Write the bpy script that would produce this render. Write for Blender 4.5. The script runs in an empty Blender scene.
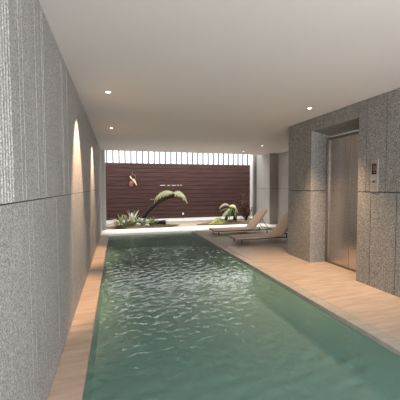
import bpy, bmesh, math, random
from mathutils import Vector, Matrix
random.seed(7)
C = bpy.context.scene.collection
sc = bpy.context.scene
PI = math.pi

# ---------------------------------------------------------------- camera
YAW, PITCH, ROLL, FPX = 0.2745, 0.0445, -0.0041, 296.42
f = Vector((math.sin(YAW)*math.cos(PITCH), math.cos(YAW)*math.cos(PITCH), -math.sin(PITCH)))
rt = Vector((math.cos(YAW), -math.sin(YAW), 0)); up = rt.cross(f)
c_, s_ = math.cos(ROLL), math.sin(ROLL)
rt, up = c_*rt + s_*up, -s_*rt + c_*up
cam = bpy.data.objects.new('camera', bpy.data.cameras.new('camera'))
cam.matrix_world = Matrix(((rt.x, up.x, -f.x, 0), (rt.y, up.y, -f.y, 0), (rt.z, up.z, -f.z, 1.35), (0, 0, 0, 1)))
cam.data.sensor_width = 36; cam.data.lens = 36*FPX/400; cam.data.clip_start = 0.02
C.objects.link(cam); sc.camera = cam

# ---------------------------------------------------------------- world, lights, exposure
w = bpy.data.worlds.new('overcast_sky'); sc.world = w; w.use_nodes = True
w.node_tree.nodes['Background'].inputs['Color'].default_value = (1.0, 0.99, 0.97, 1)
w.node_tree.nodes['Background'].inputs['Strength'].default_value = 1.6
sun = bpy.data.objects.new('soft_sun', bpy.data.lights.new('soft_sun', 'SUN'))
sun.data.energy = 2.4; sun.data.angle = math.radians(22); sun.data.color = (1, .95, .88)
el = math.radians(69)
sun.rotation_euler = Vector((0.05, math.cos(el), math.sin(el))).to_track_quat('Z', 'Y').to_euler()
C.objects.link(sun)
# unseen area light added behind the camera to brighten the dim hall
rear_fill = bpy.data.objects.new('rear_window_daylight', bpy.data.lights.new('rear_window_daylight', 'AREA'))
rear_fill.data.shape = 'RECTANGLE'; rear_fill.data.size = 3.2; rear_fill.data.size_y = 2.3; rear_fill.data.energy = 122; rear_fill.data.color = (1, .985, .99)
rear_fill.location = (1.4, -2.5, 1.25); rear_fill.rotation_euler = (math.radians(90), 0, 0); C.objects.link(rear_fill)
vs = sc.view_settings
vs.view_transform = 'Standard'; vs.look = 'None'; vs.gamma = 1; vs.use_curve_mapping = False
vs.exposure = 1.13
cy = sc.cycles
cy.max_bounces = 12; cy.diffuse_bounces = 7; cy.glossy_bounces = 5; cy.transparent_max_bounces = 12
cy.sample_clamp_indirect = 6; cy.caustics_reflective = False; cy.caustics_refractive = False
try: cy.use_denoising = True
except Exception: pass

# ---------------------------------------------------------------- helpers
def nmat(name):
    m = bpy.data.materials.new(name); m.use_nodes = True
    nt = m.node_tree; return m, nt, nt.nodes['Principled BSDF']
def N(nt, t, **kw):
    n = nt.nodes.new(t)
    for k, v in kw.items():
        if k in n.inputs: n.inputs[k].default_value = v
        else: setattr(n, k, v)
    return n
def coords(nt, scale=(1, 1, 1), rot=(0, 0, 0)):
    tc = N(nt, 'ShaderNodeTexCoord'); mp = N(nt, 'ShaderNodeMapping')
    mp.inputs['Scale'].default_value = scale; mp.inputs['Rotation'].default_value = rot
    nt.links.new(tc.outputs['Object'], mp.inputs['Vector']); return mp.outputs['Vector']
def ramp(nt, src, stops):
    r = N(nt, 'ShaderNodeValToRGB'); nt.links.new(src, r.inputs['Fac'])
    e = r.color_ramp.elements
    while len(e) < len(stops): e.new(0.5)
    for el_, (p, col) in zip(e, stops): el_.position = p; el_.color = (*col, 1)
    return r.outputs['Color']
def noise(nt, vec, scale, detail=2, rough=.5):
    n = N(nt, 'ShaderNodeTexNoise'); n.inputs['Scale'].default_value = scale
    n.inputs['Detail'].default_value = detail; n.inputs['Roughness'].default_value = rough
    nt.links.new(vec, n.inputs['Vector']); return n.outputs['Fac']
def mixc(nt, a, b, fac, mode='MIX'):
    m = N(nt, 'ShaderNodeMix'); m.data_type = 'RGBA'; m.blend_type = mode
    if isinstance(fac, (int, float)): m.inputs[0].default_value = fac
    else: nt.links.new(fac, m.inputs[0])
    for s, i in ((a, 6), (b, 7)):
        if isinstance(s, tuple): m.inputs[i].default_value = (*s, 1)
        else: nt.links.new(s, m.inputs[i])
    return m.outputs[2]
def bump(nt, bs, h, strength, dist):
    b = N(nt, 'ShaderNodeBump'); b.inputs['Strength'].default_value = strength; b.inputs['Distance'].default_value = dist
    nt.links.new(h, b.inputs['Height']); nt.links.new(b.outputs['Normal'], bs.inputs['Normal'])
def plain(name, col, rough=.5, metal=0, var=.12, sc_=20):
    m, nt, b = nmat(name)
    v = coords(nt); n = noise(nt, v, sc_, 3)
    nt.links.new(ramp(nt, n, [(.3, tuple(x*(1-var) for x in col)), (.7, tuple(min(1, x*(1+var)) for x in col))]), b.inputs['Base Color'])
    b.inputs['Roughness'].default_value = rough; b.inputs['Metallic'].default_value = metal
    return m

def granite(name, lo, mid, hi, speck=150, streak=.25):
    m, nt, b = nmat(name); v = coords(nt)
    n1 = noise(nt, v, speck, 3, .7)
    c1 = ramp(nt, n1, [(.36, lo), (.5, mid), (.66, hi)])
    vs_ = coords(nt, (9, 9, .35)); n2 = noise(nt, vs_, 3, 3, .6)
    c2 = ramp(nt, n2, [(.35, (.86,)*3), (.65, (1.12,)*3)])
    c = mixc(nt, c1, c2, streak*2, 'MULTIPLY')
    n3 = noise(nt, v, 1.1, 3)
    c = mixc(nt, c, ramp(nt, n3, [(.3, (.9,)*3), (.7, (1.08, 1.06, 1.04))]), .8, 'MULTIPLY')
    nt.links.new(c, b.inputs['Base Color']); b.inputs['Roughness'].default_value = .75
    bump(nt, b, n1, .5, .004)
    return m

M = {}
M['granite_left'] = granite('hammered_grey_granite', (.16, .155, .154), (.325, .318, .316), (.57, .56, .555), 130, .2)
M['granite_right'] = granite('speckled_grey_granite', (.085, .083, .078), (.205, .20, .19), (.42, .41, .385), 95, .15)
M['granite_column'] = granite('pale_grey_stone', (.34, .33, .32), (.42, .41, .40), (.5, .49, .48), 90, .2)
M['joint'] = plain('dark_joint', (.03, .028, .026), .9)
M['ceiling'] = plain('cream_plaster', (.73, .68, .67), .9, var=.015, sc_=1.5)
M['white_wall'] = plain('white_render', (.88, .87, .84), .8, var=.03)
M['steel'] = None
def travertine(name, a, b_, c3, rough=.35):
    m, nt, b = nmat(name)
    v = coords(nt, (1.2, 9, 9), (0, 0, .12))
    n = noise(nt, v, 1.6, 5, .62)
    c = ramp(nt, n, [(.3, a), (.5, b_), (.72, c3)])
    n2 = noise(nt, coords(nt), 60, 2); c = mixc(nt, c, ramp(nt, n2, [(.3, (.93,)*3), (.7, (1.04,)*3)]), .7, 'MULTIPLY')
    nt.links.new(c, b.inputs['Base Color']); b.inputs['Roughness'].default_value = rough
    b.inputs['Specular IOR Level'].default_value = .4
    return m
M['deck'] = travertine('beige_travertine', (.35, .282, .228), (.455, .375, .305), (.565, .475, .392), .36)
M['coping'] = travertine('coping_travertine', (.42, .30, .22), (.53, .40, .305), (.63, .51, .41), .4)
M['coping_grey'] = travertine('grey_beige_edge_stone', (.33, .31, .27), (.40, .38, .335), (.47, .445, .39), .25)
M['ledge'] = travertine('daylit_ledge_travertine', (.80, .76, .71), (.86, .83, .79), (.90, .88, .85), .4)  # travertine whitened, the wash of court daylight is put into the colour
M['pool_tile'] = plain('green_pool_tile', (.40, .48, .44), .6, var=.05, sc_=1.2)

# steel: brushed vertically
m, nt, b = nmat('brushed_stainless_steel'); v = coords(nt, (60, 60, .6)); n = noise(nt, v, 4, 1)
nt.links.new(ramp(nt, n, [(.3, (.60, .565, .535)), (.7, (.66, .62, .585))]), b.inputs['Base Color'])
b.inputs['Metallic'].default_value = 1; b.inputs['Roughness'].default_value = .27
try: b.inputs['Anisotropic'].default_value = .3
except Exception: pass
M['steel'] = m
M['steel_frame'] = plain('satin_steel_frame', (.30, .265, .235), .35, 1)
M['steel_plate'] = plain('satin_steel_plate', (.34, .32, .295), .45, .2)
M['display'] = plain('black_glass', (.012, .008, .008), .12)
M['button'] = plain('dark_button', (.02, .02, .02), .3)
M['button_ring'] = plain('bright_steel_ring', (.6, .58, .55), .3, 1)
m, nt, b = nmat('display_digits'); b.inputs['Base Color'].default_value = (.12, .05, .04, 1)
b.inputs['Emission Color'].default_value = (1, .6, .5, 1); b.inputs['Emission Strength'].default_value = .08; M['digits'] = m
m, nt, b = nmat('lamp_glow'); b.inputs['Emission Color'].default_value = (1, .86, .68, 1); b.inputs['Emission Strength'].default_value = 6; M['glow'] = m
M['lamp_rim'] = plain('white_lamp_rim', (.75, .72, .67), .5)
M['board'] = None
m, nt, b = nmat('dark_red_brown_board'); v = coords(nt, (.7, 8, 14)); n = noise(nt, v, 2, 4, .6)
nt.links.new(ramp(nt, n, [(.3, (.05, .024, .022)), (.7, (.105, .056, .050))]), b.inputs['Base Color']); b.inputs['Roughness'].default_value = .75; b.inputs['Specular IOR Level'].default_value = .2; M['board'] = m
M['bar'] = plain('grey_bar_metal', (.13, .145, .16), .5, .2)
M['sling'] = plain('taupe_sling_fabric', (.50, .385, .32), .85, var=.05, sc_=80)
M['dark_frame'] = plain('dark_bronze_frame', (.06, .045, .035), .4, .6)
M['soil'] = plain('brown_soil', (.10, .075, .04), .95, var=.4, sc_=30)
M['moss'] = plain('moss', (.17, .19, .05), .95, var=.4, sc_=25)
M['moss_bright'] = plain('yellow_green_moss', (.27, .28, .10), .95, var=.4, sc_=25)
M['gravel'] = plain('cream_gravel', (.36, .28, .22), .95, var=.12, sc_=70)
M['bark'] = plain('dark_bark', (.022, .015, .012), .95, var=.5, sc_=40)
M['frond'] = plain('pale_green_frond', (.74, .78, .50), .6, var=.2, sc_=18)
M['frond_dark'] = plain('mid_green_frond', (.16, .23, .08), .6, var=.3, sc_=18)
M['leaf_silver'] = plain('silver_leaf', (.55, .58, .46), .6, var=.15)
M['leaf_pale'] = plain('pale_green_leaf', (.34, .42, .24), .6, var=.25)
M['leaf_green'] = plain('green_leaf', (.12, .19, .06), .6, var=.3)
M['leaf_red'] = plain('red_brown_leaf', (.16, .07, .045), .7, var=.35)
M['leaf_dry'] = plain('dry_leaf', (.45, .37, .28), .8, var=.2)
M['rock'] = plain('grey_rock', (.42, .41, .38), .9, var=.3, sc_=14)
M['copper'] = plain('copper_pink', (.30, .13, .10), .4, .2)
M['dried'] = plain('pale_dried_stem', (.85, .68, .52), .7)
M['wire'] = plain('wire', (.35, .27, .23), .4, .6)

def mesh_from(bm, name, mat, parent=None, smooth=False, loc=None):
    me = bpy.data.meshes.new(name); bmesh.ops.recalc_face_normals(bm, faces=bm.faces); bm.to_mesh(me); bm.free()
    o = bpy.data.objects.new(name, me); C.objects.link(o)
    for mm in (mat if isinstance(mat, list) else [mat]): me.materials.append(mm)
    if parent: o.parent = parent
    if loc: o.location = loc
    if smooth:
        for p in me.polygons: p.use_smooth = True
    return o
def box(bm, x0, x1, y0, y1, z0, z1, bev=0, mi=0):
    r = bmesh.ops.create_cube(bm, size=1)
    vs_ = r['verts']
    bmesh.ops.transform(bm, matrix=Matrix.Translation(((x0+x1)/2, (y0+y1)/2, (z0+z1)/2)) @ Matrix.Diagonal((x1-x0, y1-y0, z1-z0, 1)), verts=vs_)
    fs = list({f_ for v_ in vs_ for f_ in v_.link_faces})
    for f_ in fs: f_.material_index = mi
    if bev:
        es = list({e for v_ in vs_ for e in v_.link_edges})
        bmesh.ops.bevel(bm, geom=es, offset=bev, segments=2, affect='EDGES')
def prism(bm, pts, z0, z1, mi=0):
    lo = [bm.verts.new((x, y, z0)) for x, y in pts]; hi = [bm.verts.new((x, y, z1)) for x, y in pts]
    n = len(pts); fs = [bm.faces.new(lo[::-1]), bm.faces.new(hi)]
    for i in range(n): fs.append(bm.faces.new((lo[i], lo[(i+1) % n], hi[(i+1) % n], hi[i])))
    for f_ in fs: f_.material_index = mi
def tube(bm, pts, rads, seg=8, cap=True):
    pts = [Vector(p) for p in pts]
    if isinstance(rads, (int, float)): rads = [rads]*len(pts)
    rings = []; nrm = None
    for i, p in enumerate(pts):
        t = (pts[min(i+1, len(pts)-1)] - pts[max(i-1, 0)]).normalized()
        if nrm is None: nrm = t.orthogonal().normalized()
        else: nrm = (nrm - t*nrm.dot(t)).normalized()
        bn = t.cross(nrm)
        rings.append([bm.verts.new(p + (nrm*math.cos(2*PI*k/seg) + bn*math.sin(2*PI*k/seg))*rads[i]) for k in range(seg)])
    for a, b_ in zip(rings, rings[1:]):
        for k in range(seg): bm.faces.new((a[k], a[(k+1) % seg], b_[(k+1) % seg], b_[k]))
    if cap: bm.faces.new(rings[0][::-1]); bm.faces.new(rings[-1])
def cyl(bm, x, y, z0, z1, r, seg=20, r1=None): tube(bm, [(x, y, z0), (x, y, z1)], [r, r1 if r1 else r], seg)
def leaf(bm, base, tip, width, sag=0.0, thick=.004, nseg=6, fold=.15, side=None):
    """a blade with real thickness, arching from base to tip"""
    base, tip = Vector(base), Vector(tip); d = tip-base
    if side is None:
        side = d.cross(Vector((0, 0, 1)))
        if side.length < 1e-4: side = Vector((1, 0, 0))
    side = Vector(side).normalized(); nn = side.cross(d).normalized()
    prev = None; rows = []
    for i in range(nseg+1):
        t = i/nseg; p = base + d*t + Vector((0, 0, 1))*sag*4*t*(1-t)
        wd = width*.5*max(.04, math.sin(PI*min(1, t**.8*.93+.07)))
        rows.append([bm.verts.new(p - side*wd + nn*fold*wd), bm.verts.new(p), bm.verts.new(p + side*wd + nn*fold*wd),
                     bm.verts.new(p + side*wd + nn*(fold*wd-thick)), bm.verts.new(p - nn*thick), bm.verts.new(p - side*wd + nn*(fold*wd-thick))])
    for a, b_ in zip(rows, rows[1:]):
        for k in range(6): bm.faces.new((a[k], a[(k+1) % 6], b_[(k+1) % 6], b_[k]))
    bm.faces.new(rows[0][::-1]); bm.faces.new(rows[-1])
def empty(name, loc=(0, 0, 0), rz=0):
    o = bpy.data.objects.new(name, None); C.objects.link(o); o.location = loc; o.rotation_euler = (0, 0, rz)
    o.empty_display_size = .1; return o
def tag(o, label, cat, group=None, kind=None):
    o['label'] = label; o['category'] = cat
    if group: o['group'] = group
    if kind: o['kind'] = kind
    return o
def structure(o, label, cat='structure'):
    o['kind'] = 'structure'; o['label'] = label; o['category'] = cat; return o
def copy_tree(o, parent=None):
    c2 = o.copy(); C.objects.link(c2); c2.parent = parent
    for ch in list(o.children): copy_tree(ch, c2)
    return c2

XL, XR, CE = -.449, 3.278, 2.525
XPL, XPR, XCO, YPF = -.238, 2.21, 2.355, 8.80
YN = -2.6           # how far the hall runs behind the camera
YCT = 10.05         # where the ceiling ends and the planted court begins

# ---------------------------------------------------------------- room shell
bm = bmesh.new()
prism(bm, [(XCO, YN), (XR+.02, YN), (XR+.02, 3.43), (3.66, 3.43), (3.66, 4.47), (XR+.02, 4.47), (XR+.02, 5.17), (5.62, 5.17), (5.62, 6.12), (XCO, 6.22)], -.16, 0)
structure(mesh_from(bm, 'floor', M['deck']), 'beige travertine deck along the right side of the pool', 'floor')
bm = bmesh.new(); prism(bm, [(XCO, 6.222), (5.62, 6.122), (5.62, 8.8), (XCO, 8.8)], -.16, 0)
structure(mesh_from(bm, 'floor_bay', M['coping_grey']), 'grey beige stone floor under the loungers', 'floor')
bm = bmesh.new(); box(bm, XL-.2, 5.75, YPF, 9.78, -.16, 0.0, .006)
structure(mesh_from(bm, 'trim_1', M['ledge']), 'travertine ledge across the far end of the pool, court daylight painted into its colour', 'ledge')
bm = bmesh.new(); box(bm, XL-.3, 6.3, YN, YCT, CE, CE+.3)
structure(mesh_from(bm, 'ceiling', M['ceiling']), 'smooth cream plaster ceiling over the pool hall', 'ceiling')

# left wall: two courses of slabs with an open joint, fluted slab nearest the camera
bm = bmesh.new()
box(bm, XL-.2, XL-.012, YN, 9.9, -.9, CE+.02, mi=1)
ys = [YN, -.9, .55, 2.06, 3.5, 4.95, 6.4, 7.85, 9.9]
for a, b_ in zip(ys, ys[1:]):
    box(bm, XL-.05, XL, a+.0012, b_-.0012, -.3, 1.277)
    box(bm, XL-.05, XL, a+.0012, b_-.0012, 1.283, CE+.02)
y = 1.0
while y < 1.52:
    box(bm, XL-.01, XL+.006, y, y+.014, 1.284, CE); y += .034
for y in (1.66, 1.72, 1.98, 2.14, 2.18, 2.84, 2.9, 3.16, 4.35, 5.3, 6.9, 8.2):
    box(bm, XL-.01, XL+.0015, y, y+.006, 1.284, CE)
for y in (1.3, 1.75, 1.83, 2.5, 3.3, 4.2, 5.7):
    box(bm, XL-.01, XL+.0008, y, y+.005, -.1, 1.276)
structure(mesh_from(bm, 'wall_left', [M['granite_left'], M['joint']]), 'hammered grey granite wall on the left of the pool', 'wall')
bm = bmesh.new(); box(bm, XL-.2, XL+.115, 9.9, YCT+.06, -.2, CE+.4, .004)
structure(mesh_from(bm, 'trim_2', M['granite_column']), 'slim grey stone jamb at the end of the left wall', 'jamb')
bm = bmesh.new(); box(bm, XL-.25, XL, YCT+.06, 12.1, -.2, 3.6)
structure(mesh_from(bm, 'wall_court_left', M['white_wall']), 'white side wall of the planted court, left', 'wall')

# right wall block with the lift niche
bm = bmesh.new()
Z0, Z1, ZS = -.1, CE+.02, 1.272
D = 3.62
G = .011
def slab(y0, y1, z0, z1, x=XR): box(bm, x, x+.05, y0+G/2, y1-G/2, z0, z1)
# dark core behind the joints
box(bm, XR+.012, 3.9, 4.47+.05, 5.188-.012, Z0, Z1, mi=1)
box(bm, XR+.012, 3.9, YN, 3.43-.05, Z0, Z1, mi=1)
box(bm, XR+.012, 3.9, 3.43-.05, 4.47+.05, 2.44, Z1, mi=1)
for a, b_ in ((4.47, 4.68), (4.68, 5.0), (5.0, 5.188)): slab(a, b_, ZS+.006, Z1)
for a, b_ in ((4.47, 5.188),): slab(a, b_, Z0, ZS-.006)
u = [3.43, 3.29, 2.98, 2.55, 2.0, 1.4, .7, -.2, -1.2, YN]
for a, b_ in zip(u[1:], u): slab(a, b_, ZS+.006, Z1)
u = [3.43, 3.2, 2.82, 2.2, 1.5, .7, -.2, -1.2, YN]
for a, b_ in zip(u[1:], u): slab(a, b_, Z0, ZS-.006)
slab(4.0, 4.47, 2.305, Z1); slab(3.43, 4.0, 2.305, Z1)
# niche returns and sloping soffit
box(bm, XR+.05, 3.75, 4.47, 4.52, Z0, ZS-.006); box(bm, XR+.05, 3.75, 4.47, 4.52, ZS+.006, 2.42)
box(bm, XR+.05, 3.75, 3.38, 3.43, Z0, 2.42)
r = [(XR+.05, 2.305), (3.75, 2.215), (3.75, 2.44), (XR+.05, 2.44)]
v0 = [bm.verts.new((x, 3.42, z)) for x, z in r]; v1 = [bm.verts.new((x, 4.48, z)) for x, z in r]
bm.faces.new(v0[::-1]); bm.faces.new(v1)
for i in range(4): bm.faces.new((v0[i], v0[(i+1) % 4], v1[(i+1) % 4], v1[i]))
# far return of the block
box(bm, XR+.05, 5.6, 5.14, 5.188, Z0, Z1)
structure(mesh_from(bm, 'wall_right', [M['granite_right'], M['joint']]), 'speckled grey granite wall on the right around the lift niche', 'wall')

# lounge bay walls beyond the block
bm = bmesh.new()
box(bm, 5.57, 5.7, 5.1, 9.48, -.1, 1.266); box(bm, 5.57, 5.7, 5.1, 9.48, 1.274, CE+.02); box(bm, 5.585, 5.75, 5.1, 9.48, -.1, CE+.02, mi=1)
structure(mesh_from(bm, 'wall_bay', [M['granite_column'], M['joint']]), 'grey stone wall of the lounger bay', 'wall')
bm = bmesh.new()
box(bm, 5.24, 5.75, 9.48, 10.5, -.1, 1.266, .004); box(bm, 5.24, 5.75, 9.48, 10.5, 1.274, CE+.02, .004); box(bm, 5.252, 5.74, 9.492, 10.48, -.1, CE+.02, mi=1)
structure(mesh_from(bm, 'wall_pier', [M['granite_column'], M['joint']]), 'pale grey stone pier beside the court', 'wall')
bm = bmesh.new(); box(bm, 5.13, 5.75, 10.5, 10.62, -.1, CE+.3)
structure(mesh_from(bm, 'trim_3', M['granite_right']), 'narrow dark stone fin on the court side of the pier', 'trim')
bm = bmesh.new(); box(bm, 5.69, 5.95, 10.62, 12.1, -.2, 3.6)
structure(mesh_from(bm, 'wall_court_right', M['white_wall']), 'white side wall of the planted court, right', 'wall')
bm = bmesh.new(); box(bm, XL, 5.69, 11.2, 12.2, -.2, .045, .004)
structure(mesh_from(bm, 'trim_4', M['white_wall']), 'white kerb under the dark fence', 'kerb')
bm = bmesh.new(); box(bm, XL-.25, 5.95, 9.78, 12.04, -.25, -.03)
structure(mesh_from(bm, 'floor_court', M['gravel']), 'cream gravel bed of the planted court', 'floor')

# ---------------------------------------------------------------- pool
DEP, WL, RIP = -.42, -.03, .62
pool = tag(empty('swimming_pool', ((XPL+XPR)/2, 4, -.5)), 'long narrow indoor swimming pool with green tiled basin', 'swimming pool')
bm = bmesh.new()
box(bm, XPL-.1, XPR+.1, YN, YPF+.1, DEP-.06, DEP)
box(bm, XPL-.1, XPL, YN, YPF, DEP, -.052); box(bm, XPR, XPR+.1, YN, YPF, DEP, -.052)
box(bm, XPL, XPR, YPF, YPF+.1, DEP, -.16); box(bm, XPL-.1, XPR+.1, YN-.1, YN, DEP, -.052)
o = mesh_from(bm, 'basin', M['pool_tile'], pool); o.matrix_parent_inverse = Matrix.Translation((-(XPL+XPR)/2, -4, .5))
for nm, a, b_, mt in (('coping', XL-.0, XPL, M['coping']), ('coping', XPR, XCO, M['coping_grey'])):
    bm = bmesh.new()
    yy = YN
    while yy < YPF-.01:
        y2 = min(yy+1.42, YPF); box(bm, a, b_, yy+.0008, y2-.0008, -.05, 0.0, .003); yy = y2
    o = mesh_from(bm, nm, mt, pool); o.matrix_parent_inverse = Matrix.Translation((-(XPL+XPR)/2, -4, .5))
    if mt == M['coping_grey']: o['label'] = 'grey beige stone edge on the deck side'
# water: rippled surface, one sheet with a body below it
m, nt, b = nmat('rippled_pool_water'); nt.nodes.remove(b)
out = nt.nodes['Material Output']
fr = N(nt, 'ShaderNodeFresnel'); fr.inputs['IOR'].default_value = 1.33
gl = N(nt, 'ShaderNodeBsdfGlossy'); gl.inputs['Roughness'].default_value = .03
tr = N(nt, 'ShaderNodeBsdfTransparent'); tr.inputs['Color'].default_value = (.80, .90, .89, 1)
mx = N(nt, 'ShaderNodeMixShader'); nt.links.new(fr.outputs[0], mx.inputs[0]); 
df = N(nt, 'ShaderNodeBsdfDiffuse'); df.inputs['Color'].default_value = (.195, .37, .315, 1)   # fine suspended matter: the water is milky
mk = N(nt, 'ShaderNodeMixShader'); mk.inputs[0].default_value = .48; nt.links.new(tr.outputs[0], mk.inputs[1]); nt.links.new(df.outputs[0], mk.inputs[2])
nt.links.new(mk.outputs[0], mx.inputs[1])
nt.links.new(gl.outputs[0], mx.inputs[2])
nt.links.new(mx.outputs[0], out.inputs['Surface']); M['water'] = m
rw = random.Random(21); waves = []
for k in range(52):
    lam = .045*(.18/.045)**rw.random(); th = PI/2 + rw.gauss(0, .75)
    waves.append((2*PI/lam*math.cos(th), 2*PI/lam*math.sin(th), rw.uniform(0, 6.28), .0021*(lam/.3)**1.05*RIP))
nx, ny = 165, 770
xs_ = [XPL+(XPR-XPL)*i/nx for i in range(nx+1)]
ys_ = [YN+(YPF-YN)*j/ny for j in range(ny+1)]
sin = math.sin; verts = []
for y in ys_:
    for x in xs_:
        z = 0
        for kx, ky, ph, am in waves: z += am*sin(kx*x+ky*y+ph)
        calm = .55+.45*sin(.9*x+.6*y)*sin(.7*y-1)
        if y > 6.5: calm *= max(.45, 1-(y-6.5)*.35)
        verts.append((x, y, WL-.016+z*calm))
faces = [(j*(nx+1)+i, j*(nx+1)+i+1, (j+1)*(nx+1)+i+1, (j+1)*(nx+1)+i) for j in range(ny) for i in range(nx)]
me = bpy.data.meshes.new('pool_water'); me.from_pydata(verts, [], faces); me.materials.append(M['water'])
for p_ in me.polygons: p_.use_smooth = True
o = bpy.data.objects.new('pool_water', me); C.objects.link(o)
tag(o, 'rippled green water filling the long pool', 'water')

# ---------------------------------------------------------------- lift door
d = structure(empty('door_1', (D, 3.95, 0)), 'brushed steel lift door with two panels in the stone niche', 'lift door')
def lp(o): o.location = (-D, -3.95, 0); return o
bm = bmesh.new(); box(bm, D-.02, D+.06, 4.425, 4.466, 0.002, 2.2); box(bm, D-.035, D-.02, 4.45, 4.466, 0.002, 2.2)
box(bm, D-.02, D+.06, 3.434, 3.475, 0.002, 2.2); box(bm, D-.02, D+.06, 3.475, 4.425, 2.16, 2.2)
lp(mesh_from(bm, 'door_frame', M['steel_frame'], d))
for a, b_, x in ((3.952, 4.425, D), (3.475, 3.946, D+.001)):
    bm = bmesh.new(); box(bm, x, x+.04, a, b_, .012, 2.16, .002); lp(mesh_from(bm, 'door_panel', M['steel'], d))
bm = bmesh.new(); box(bm, D-.03, D+.06, 3.475, 4.425, .0005, .008); lp(mesh_from(bm, 'threshold', M['steel_frame'], d))

p = tag(empty('lift_call_panel', (XR, 3.142, 1.27)), 'slim steel call panel with black display beside the lift', 'call panel')
def pb(nm, y0, y1, z0, z1, x0, x1, mt, par=None, bev=.001):
    bm = bmesh.new(); box(bm, -x1, -x0, y0, y1, z0, z1, bev); return mesh_from(bm, nm, mt, par or p)
pb('plate', -.057, .057, .005, .43, .0, .012, M['steel_plate'])
ds = pb('display', -.035, .035, .235, .372, .012, .015, M['display'])
bm = bmesh.new()
for (y0, y1, z0, z1) in ((-.022, -.006, .33, .345), (-.022, -.017, .29, .335), (-.022, -.006, .285, .292), (.004, .008, .285, .35), (-.02, .01, .255, .262)):
    box(bm, -.0165, -.015, y0, y1, z0, z1)
mesh_from(bm, 'digit', M['digits'], ds)
bm = bmesh.new(); tube(bm, [(-.012, 0, .14), (-.016, 0, .14)], .019, 20); rg = mesh_from(bm, 'call_button', M['button_ring'], p)
bm = bmesh.new(); tube(bm, [(-.016, 0, .14), (-.019, 0, .14)], .014, 20); mesh_from(bm, 'button_face', M['button'], rg)
pb('header_strip', -.045, .045, .385, .425, .012, .014, M['button_ring'])

# ---------------------------------------------------------------- downlights
def downlight(x, y, watt, half, label, col=(1, .66, .41), blend=.6, tilt=0):
    t = tag(empty('recessed_downlight', (x, y, CE)), label, 'ceiling light', None)
    bm = bmesh.new()
    pr = [(.027, -.001), (.038, -.001), (.040, -.006), (.029, -.008), (.027, -.001)]
    rings = [[bm.verts.new((r_*math.cos(2*PI*k/28), r_*math.sin(2*PI*k/28), z)) for k in range(28)] for r_, z in pr[:-1]]
    for i in range(4):
        a, b_ = rings[i], rings[(i+1) % 4]
        for k in range(28): bm.faces.new((a[k], a[(k+1) % 28], b_[(k+1) % 28], b_[k]))
    mesh_from(bm, 'rim', M['lamp_rim'], t)
    bm = bmesh.new(); cyl(bm, 0, 0, -.004, -.0005, .026, 24); mesh_from(bm, 'lens', M['glow'], t)
    L = bpy.data.lights.new('downlight_beam', 'SPOT'); L.energy = watt; L.color = col; L.spot_size = 2*math.radians(half); L.spot_blend = blend; L.shadow_soft_size = .02
    lo = bpy.data.objects.new('downlight_beam', L); lo.location = (0, 0, -.012); lo.parent = t; lo.rotation_euler = (0, tilt, 0); C.objects.link(lo)
downlight(-.08, 3.88, 140, 28, 'nearer of the two ceiling downlights beside the left wall', tilt=math.radians(19.5))
downlight(-.08, 6.19, 140, 28, 'farther of the two ceiling downlights beside the left wall', tilt=math.radians(19.5))
downlight(2.81, 3.89, 170, 44, 'ceiling downlight in front of the lift niche', blend=.8)
downlight(4.04, 7.75, 22, 40, 'ceiling downlight above the loungers, nearer the granite block', (1, .8, .6))
downlight(4.06, 9.09, 22, 40, 'ceiling downlight nearest the slatted fence', (1, .8, .6))

# ---------------------------------------------------------------- fence and clerestory bars
fence = tag(empty('timber_fence', (2.65, 12.08, .05)), 'dark red brown horizontal board fence behind the plants', 'fence')
def fl(o): o.location = (-2.65, -12.08, -.05); return o
bm = bmesh.new()
zt, n = 2.27, 13
zb = .05; hh = (zt-zb)/n
slots = [(1.72, 1.92), (2.02, 2.12), (2.2, 2.36), (2.42, 2.5), (2.56, 2.62)]
ks = 8
for k in range(n):
    z0 = zb+k*hh; z1 = z0+hh
    lo_ = z0 + (.003 if k == ks else 0)
    pr = [(12.06, lo_+.004), (12.046, lo_+.008), (12.052, z1-.008), (12.06, z1-.002), (12.09, z1-.002), (12.09, lo_+.004)]
    a = [bm.verts.new((XL, y, z)) for y, z in pr]; b_ = [bm.verts.new((5.69, y, z)) for y, z in pr]
    bm.faces.new(a[::-1]); bm.faces.new(b_)
    for i in range(6): bm.faces.new((a[i], a[(i+1) % 6], b_[(i+1) % 6], b_[i]))
zs = zb+ks*hh
box(bm, XL, 5.69, 12.09, 12.11, zb, zs-.002); box(bm, XL, 5.69, 12.09, 12.11, zs+.006, zt)
xs = XL
for a, b_ in slots: box(bm, xs, a, 12.085, 12.11, zs-.004, zs+.010); xs = b_
box(bm, xs, 5.69, 12.085, 12.11, zs-.004, zs+.010)
fl(mesh_from(bm, 'board_panel', M['board'], fence))
bm = bmesh.new(); box(bm, XL, 5.69, 12.03, 12.11, zt, zt+.035); fl(mesh_from(bm, 'top_rail', M['bar'], fence))
nb = 27
for k in range(nb):
    x = XL+.11+k*(6.139-.1)/(nb-.5)
    bm = bmesh.new(); box(bm, x-.036, x+.036, 12.04, 12.10, zt+.035, 3.55, .003)
    fl(mesh_from(bm, 'bar', M['bar'], fence))
bm = bmesh.new(); box(bm, XL, 5.69, 12.03, 12.11, 3.55, 3.6); fl(mesh_from(bm, 'head_rail', M['bar'], fence))

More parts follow.
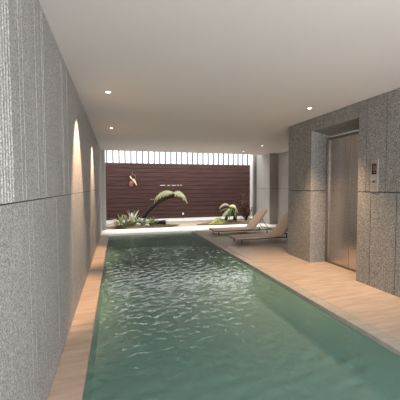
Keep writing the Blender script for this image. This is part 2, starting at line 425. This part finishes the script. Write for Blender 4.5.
# ---------------------------------------------------------------- loungers
SH = .15
def lounger(loc, rz, label):
    r = tag(empty('sun_lounger', loc, rz), label, 'sun lounger', 'low sun loungers')
    W, LS, LB, A = .53, 1.18, .70, math.radians(50)
    # seat sling with rounded foot
    bm = bmesh.new(); box(bm, 0, LS, 0, W, SH-.028, SH, .01); mesh_from(bm, 'seat', M['sling'], r)
    bm = bmesh.new(); box(bm, 0, LB, 0, W, -.028, 0, .01)
    bmesh.ops.transform(bm, matrix=Matrix.Translation((LS-.005, 0, SH)) @ Matrix.Rotation(-A, 4, 'Y'), verts=bm.verts)
    mesh_from(bm, 'backrest', M['sling'], r)
    bm = bmesh.new()
    for y in (.012, W-.012): tube(bm, [(.02, y, SH-.036), (1.78, y, SH-.036)], .012, 8)
    for x in (.03, LS-.01, 1.78): tube(bm, [(x, .012, SH-.036), (x, W-.012, SH-.036)], .012, 8)
    mesh_from(bm, 'frame', M['dark_frame'], r)
    for x in (.14, 1.62):
        for y in (.03, W-.03):
            bm = bmesh.new(); tube(bm, [(x, y, .0), (x, y, SH-.04)], .014, 8); mesh_from(bm, 'leg', M['dark_frame'], r)
    for y in (.05, W-.05):
        bm = bmesh.new()
        tube(bm, [(LS+.42*math.cos(A), y, SH+.42*math.sin(A)-.035), (LS+.50, y, SH-.03)], .009, 8)
        mesh_from(bm, 'back_support', M['dark_frame'], r)
    return r
lounger((2.56, 7.66, 0), .0, 'farther taupe sling sun lounger, nearest the planted court')
lounger((2.66, 6.33, 0), .0, 'nearer taupe sling sun lounger, back partly hidden by granite wall')

# ---------------------------------------------------------------- planted court
def mound(name, cx, cy_, rx, ry, h, mat, label, cat='soil', sd=1):
    rnd = random.Random(sd); bm = bmesh.new(); R_, T_ = 10, 36
    ph = [rnd.uniform(0, 6) for _ in range(6)]
    rows = []
    for i in range(R_+1):
        t = i/R_; row = []
        for k in range(T_):
            a = 2*PI*k/T_; wob = 1+.12*math.sin(3*a+ph[0])+.08*math.sin(5*a+ph[1])
            z = h*(1-t*t)**1.2*(1+.25*math.sin(4*a*1+ph[2]+5*t)) + .012*rnd.uniform(-1, 1)*(1-t)
            row.append(bm.verts.new((cx+rx*t*wob*math.cos(a), cy_+ry*t*wob*math.sin(a), z-.02*t)))
        rows.append(row)
    for a, b_ in zip(rows[1:], rows[2:]):
        for k in range(T_): bm.faces.new((a[k], a[(k+1) % T_], b_[(k+1) % T_], b_[k]))
    bmesh.ops.remove_doubles(bm, verts=rows[0], dist=.2)
    bm.verts.ensure_lookup_table()
    ctr = bm.verts.new((cx, cy_, h)); 
    for v_ in [v_ for v_ in rows[0] if v_.is_valid]:
        bm.verts.remove(v_)
    for k in range(T_): bm.faces.new((ctr, rows[1][k], rows[1][(k+1) % T_]))
    bm.faces.new(rows[-1][::-1])
    o = mesh_from(bm, name, mat, smooth=True); tag(o, label, cat); return o
mound('soil_mound', .85, 10.36, 1.22, .5, .10, M['soil'], 'dark soil bed under the leaning tree fern')
mound('moss_mound', .55, 10.45, .62, .36, .14, M['moss'], 'dark green moss mound around the tree fern foot', 'moss', 3)
mound('soil_mound', 4.0, 10.42, 1.05, .5, .08, M['soil'], 'dark soil bed under the right hand fern', sd=5)
mound('moss_mound', 3.60, 10.30, .42, .26, .17, M['moss_bright'], 'yellow green moss hump at the foot of the right fern', 'moss', 9)

def bez(p, n=14):
    p = [Vector(q) for q in p]; out_ = []
    for i in range(n+1):
        t = i/n
        out_.append(p[0]*(1-t)**3+p[1]*3*t*(1-t)**2+p[2]*3*t*t*(1-t)+p[3]*t**3)
    return out_
def frond(root, pts, L, mat, density=30, drop=.8, sd=0, lab=None, wl=.034, front=.5):
    """rachis with pinnae hanging to both sides"""
    rnd = random.Random(sd); sp = bez(pts, density)
    bm = bmesh.new(); tube(bm, sp, [.010*(1-.8*i/density)+.002 for i in range(density+1)], 6)
    mesh_from(bm, 'rachis', M['frond_dark'], root)
    bm = bmesh.new()
    for i in range(1, density):
        t = i/density; d_ = (sp[i+1]-sp[i-1]).normalized(); s = d_.cross(Vector((0, 0, 1))).normalized()
        ln = L*math.sin(PI*(.12+.86*t))**.7
        for q in (-1, 1):
            v_ = (s*q*front + d_*.25 + Vector((0, 0, -drop))).normalized()*ln*rnd.uniform(.85, 1.1)
            leaf(bm, sp[i], sp[i]+v_, wl, sag=.02, nseg=4, side=d_)
    o = mesh_from(bm, 'leaflets', mat, root)
    if lab: o['label'] = lab
# tree fern: arched dark trunk with two drooping pale fronds
tf = tag(empty('tree_fern', (1.05, 10.5, .08)), 'leaning tree fern with dark arched trunk and pale drooping fronds', 'fern')
def rel(o, e):
    o.matrix_parent_inverse = Matrix.Translation(-Vector(e.location)); return o
class Rel:
    def __init__(s, e): s.e = e; s.n = len(e.children)
    def __enter__(s): return s.e
    def __exit__(s, *a):
        for ch in s.e.children: rel(ch, s.e)
with Rel(tf):
    tk = bez([(.68, 10.5, .0), (1.05, 10.5, .52), (1.4, 10.5, .93), (1.97, 10.5, 1.02)], 16)
    tk = [p + Vector((random.uniform(-.012, .012), random.uniform(-.01, .01), random.uniform(-.014, .014))) for p in tk]
    bm = bmesh.new(); tube(bm, tk, [.085-.0018*i+random.uniform(-.01, .01) for i in range(17)], 10)
    mesh_from(bm, 'trunk', M['bark'], tf)
    frond(tf, [(1.28, 10.42, .92), (1.45, 10.40, 1.24), (1.75, 10.40, 1.30), (1.98, 10.42, 1.14)], .22, M['frond'], 15, .9, 1, wl=.04, front=.35)
    frond(tf, [(1.36, 10.5, .98), (1.5, 10.48, 1.22), (1.72, 10.48, 1.28), (1.9, 10.48, 1.16)], .15, M['frond_dark'], 14, .9, 11, wl=.04, front=.4)
    frond(tf, [(1.95, 10.42, 1.14), (2.12, 10.40, 1.32), (2.38, 10.40, 1.16), (2.46, 10.42, .76)], .28, M['frond'], 15, .9, 2, wl=.04, front=.35)
    bm = bmesh.new()      # curled dead frond half way up the trunk
    tube(bm, [(1.2+.09*math.cos(a), 10.42, .84+.09*math.sin(a)) for a in [x*.35 for x in range(-2, 8)]], .009, 6)
    mesh_from(bm, 'curled_stem', M['leaf_dry'], tf)

def rosette(name, loc, n, L, wd, mat, label, cat, el0=.5, el1=1.3, sd=0, sag=.03, parent_leaf='leaves'):
    rnd = random.Random(sd); r = tag(empty(name, loc), label, cat)
    bm = bmesh.new(); cyl(bm, 0, 0, -.02, .03, .02, 10, .012); mesh_from(bm, 'stem', M['leaf_green'], r)
    bm = bmesh.new()
    for k in range(n):
        a = 2*PI*k/n*1.0+rnd.uniform(-.3, .3); e = rnd.uniform(el0, el1); l_ = L*rnd.uniform(.7, 1.05)
        leaf(bm, (0, 0, .02), (l_*math.cos(e)*math.cos(a), l_*math.cos(e)*math.sin(a), .02+l_*math.sin(e)), wd*rnd.uniform(.8, 1.1), sag=sag, nseg=5)
    mesh_from(bm, parent_leaf, mat, r); return r
rosette('silver_agave', (.50, 10.35, .10), 9, .50, .10, M['leaf_silver'], 'tall silver leaved spiky plant beside the tree fern trunk', 'plant', .75, 1.45, 4)
rosette('bromeliad', (.12, 10.25, .10), 14, .36, .06, M['leaf_pale'], 'pale green bromeliad at the left end of the moss mound', 'plant', .3, 1.3, 5)
rosette('bromeliad', (.30, 10.3, .14), 12, .30, .05, M['leaf_dry'], 'straw coloured bromeliad between green and silver plants', 'plant', .2, 1.3, 15)
rosette('bromeliad', (.80, 10.2, .12), 16, .22, .045, M['leaf_silver'], 'small silver rosette in front of the tree fern trunk', 'plant', .15, 1.1, 6)
rosette('bromeliad', (1.14, 10.25, .06), 16, .26, .05, M['leaf_pale'], 'pale rosette just right of the tree fern trunk', 'plant', .15, 1.2, 7)
rosette('bromeliad', (1.36, 10.4, .05), 14, .20, .045, M['leaf_silver'], 'small silver rosette beside the cut log', 'plant', .15, 1.0, 8)
rosette('broadleaf_plant', (.02, 10.55, .04), 12, .34, .09, M['leaf_green'], 'dark green broad leaved plant behind the leftmost bromeliad', 'plant', .2, 1.2, 10)
for bx, by, n_, L_, w_, mt, lb in (
    (-.05, 10.12, 10, .26, .05, 'leaf_dry', 'straw coloured tuft at the left edge of the soil bed'),
    (.22, 10.05, 14, .20, .05, 'leaf_green', 'low dark green tuft in front of the straw coloured bromeliad'),
    (.42, 10.6, 14, .38, .06, 'leaf_green', 'dark green rosette behind the silver spiky plant'),
    (.66, 10.42, 14, .32, .05, 'leaf_pale', 'pale green rosette between silver spiky plant and trunk'),
    (.93, 10.7, 12, .30, .06, 'leaf_green', 'dark green rosette behind the foot of the trunk'),
    (1.0, 10.14, 12, .20, .045, 'leaf_silver', 'silver tuft at the foot of the trunk'),
    (1.25, 10.6, 14, .34, .05, 'leaf_green', 'dark green rosette behind the pale one right of the trunk')):
    rosette('bromeliad', (bx, by, .04), n_, L_, w_, M[mt], lb, 'plant', .25, 1.3, int(bx*100)+200)
def rock(loc, s, label, sd, mat='rock'):
    rnd = random.Random(sd); bm = bmesh.new(); bmesh.ops.create_icosphere(bm, subdivisions=2, radius=1)
    for v_ in bm.verts: v_.co = Vector((v_.co.x*s[0], v_.co.y*s[1], v_.co.z*s[2]))*rnd.uniform(.85, 1.12)
    o = mesh_from(bm, 'garden_rock', M[mat], smooth=False, loc=loc); tag(o, label, 'rock')
rock((.68, 10.08, .09), (.09, .07, .06), 'pale rock in front of the silver spiky plant', 1)
rock((.98, 10.06, .06), (.08, .06, .05), 'pale rock below the tree fern trunk', 2)
lg = empty('cut_log', (1.58, 10.35, .08)); tag(lg, 'short dark cut log lying right of the tree fern', 'log')
bm = bmesh.new(); tube(bm, [(-.28, .12, .0), (0, 0, .02), (.06, -.03, .02)], [.07, .085, .085], 14); mesh_from(bm, 'bark', M['bark'], lg)
bm = bmesh.new(); tube(bm, [(.06, -.03, .02), (.064, -.032, .02)], .07, 14); mesh_from(bm, 'cut_face', M['soil'], lg)

# right hand fern on a dark stump
rf = tag(empty('potted_fern', (4.05, 10.5, .03)), 'green fern with arching leaves on dark stump in right bed', 'fern')
rf.name = 'stump_fern'
with Rel(rf):
    bm = bmesh.new(); tube(bm, [(4.35, 10.55, .0), (4.36, 10.52, .2), (4.30, 10.5, .42), (4.12, 10.48, .52)], [.09, .07, .06, .04], 10)
    mesh_from(bm, 'stump', M['bark'], rf)
    bm = bmesh.new(); tube(bm, [(3.95, 10.5, .0), (4.0, 10.48, .2), (4.08, 10.48, .5)], [.07, .05, .035], 10); mesh_from(bm, 'stump', M['bark'], rf)
    bm = bmesh.new()
    for a_, b_, w_ in (((4.12, 10.4, .56), (3.72, 10.25, .22), .12), ((4.1, 10.4, .55), (3.82, 10.3, .15), .10), ((4.18, 10.4, .55), (4.0, 10.25, .12), .10),
                       ((4.1, 10.42, .5), (3.66, 10.35, .4), .10), ((4.2, 10.36, .5), (4.3, 10.22, .05), .14), ((4.15, 10.36, .52), (3.9, 10.2, .2), .14), ((4.2, 10.4, .5), (4.55, 10.3, .1), .12)):
        leaf(bm, a_, b_, w_, sag=.06, nseg=8)
    mesh_from(bm, 'leaves', M['frond_dark'], rf)
    frond(rf, [(4.05, 10.4, .62), (4.2, 10.38, .76), (4.46, 10.36, .66), (4.26, 10.30, .24)], .20, M['frond'], 14, .7, 5, 'pale arching frond')
    frond(rf, [(4.12, 10.4, .60), (3.95, 10.38, .80), (3.75, 10.36, .76), (3.66, 10.36, .52)], .15, M['leaf_dry'], 18, .5, 6, 'dry brown frond')
    frond(rf, [(4.05, 10.33, .55), (3.92, 10.28, .5), (3.78, 10.24, .35), (3.66, 10.22, .16)], .18, M['frond'], 12, .5, 8)
rnd = random.Random(11)
rs = tag(empty('red_leaf_shrub', (5.0, 10.95, -.03)), 'sparse red brown shrub against the fence at right', 'shrub')
bm = bmesh.new(); bl = bmesh.new()
for k in range(24):
    a = rnd.uniform(0, 2*PI); sp_ = rnd.uniform(.1, .62); h_ = rnd.uniform(.45, 1.05)
    pts = bez([(0, 0, 0), (sp_*.2*math.cos(a), sp_*.1*math.sin(a), h_*.4), (sp_*.7*math.cos(a), sp_*.5*math.sin(a), h_*.7), (sp_*math.cos(a), sp_*.7*math.sin(a), h_)], 8)
    tube(bm, pts, [.009-.0008*i for i in range(9)], 5)
    for p_ in pts[2:]:
        for q in range(3):
            v_ = Vector((rnd.uniform(-1, 1), rnd.uniform(-1, 1), rnd.uniform(-.3, 1))).normalized()*rnd.uniform(.06, .12)
            leaf(bl, p_, p_+v_, .03, nseg=3)
mesh_from(bm, 'stems', M['bark'], rs); mesh_from(bl, 'leaves', M['leaf_red'], rs)

# hanging ornament on the fence
ho = tag(empty('hanging_ornament', (.62, 11.98, 1.93)), 'copper and cream hanging ornament on the fence boards', 'ornament')
bm = bmesh.new(); tube(bm, [(0, .05, .02), (0, .01, .03), (0, -.01, 0), (0, 0, -.08)], .006, 6); mesh_from(bm, 'hook', M['wire'], ho)
bm = bmesh.new(); tube(bm, [(.02+.10*math.cos(a), 0, -.19+.10*math.sin(a)) for a in [x*PI/10 for x in range(21)]], .012, 8, False); mesh_from(bm, 'ring', M['copper'], ho)
bm = bmesh.new(); bmesh.ops.create_uvsphere(bm, u_segments=16, v_segments=10, radius=1)
for v_ in bm.verts:
    v_.co = Vector((v_.co.x*.085-.05, v_.co.y*.05, v_.co.z*.12-.45))
mesh_from(bm, 'copper_pod', M['copper'], ho, True)
bm = bmesh.new(); leaf(bm, (-.10, -.04, -.14), (-.02, -.04, -.29), .06, sag=-.01, thick=.012, side=(1, 0, .3)); mesh_from(bm, 'pale_blade', M['dried'], ho)
bm = bmesh.new(); leaf(bm, (-.02, -.05, -.25), (.16, -.05, -.54), .085, sag=.05, thick=.012, side=(1, 0, .5)); mesh_from(bm, 'pale_blade', M['dried'], ho)
# small white spike light at the foot of the fence
sl = tag(empty('garden_spotlight', (2.62, 11.9, 0)), 'small white spike light before the fence right of tree fern', 'garden light')
bm = bmesh.new(); tube(bm, [(0, 0, -.02), (0, 0, .22)], .007, 8); mesh_from(bm, 'spike', M['board'], sl)
bm = bmesh.new(); tube(bm, [(0, 0, .21), (0, -.01, .29)], [.03, .038], 14); mesh_from(bm, 'lamp_head', M['white_wall'], sl)
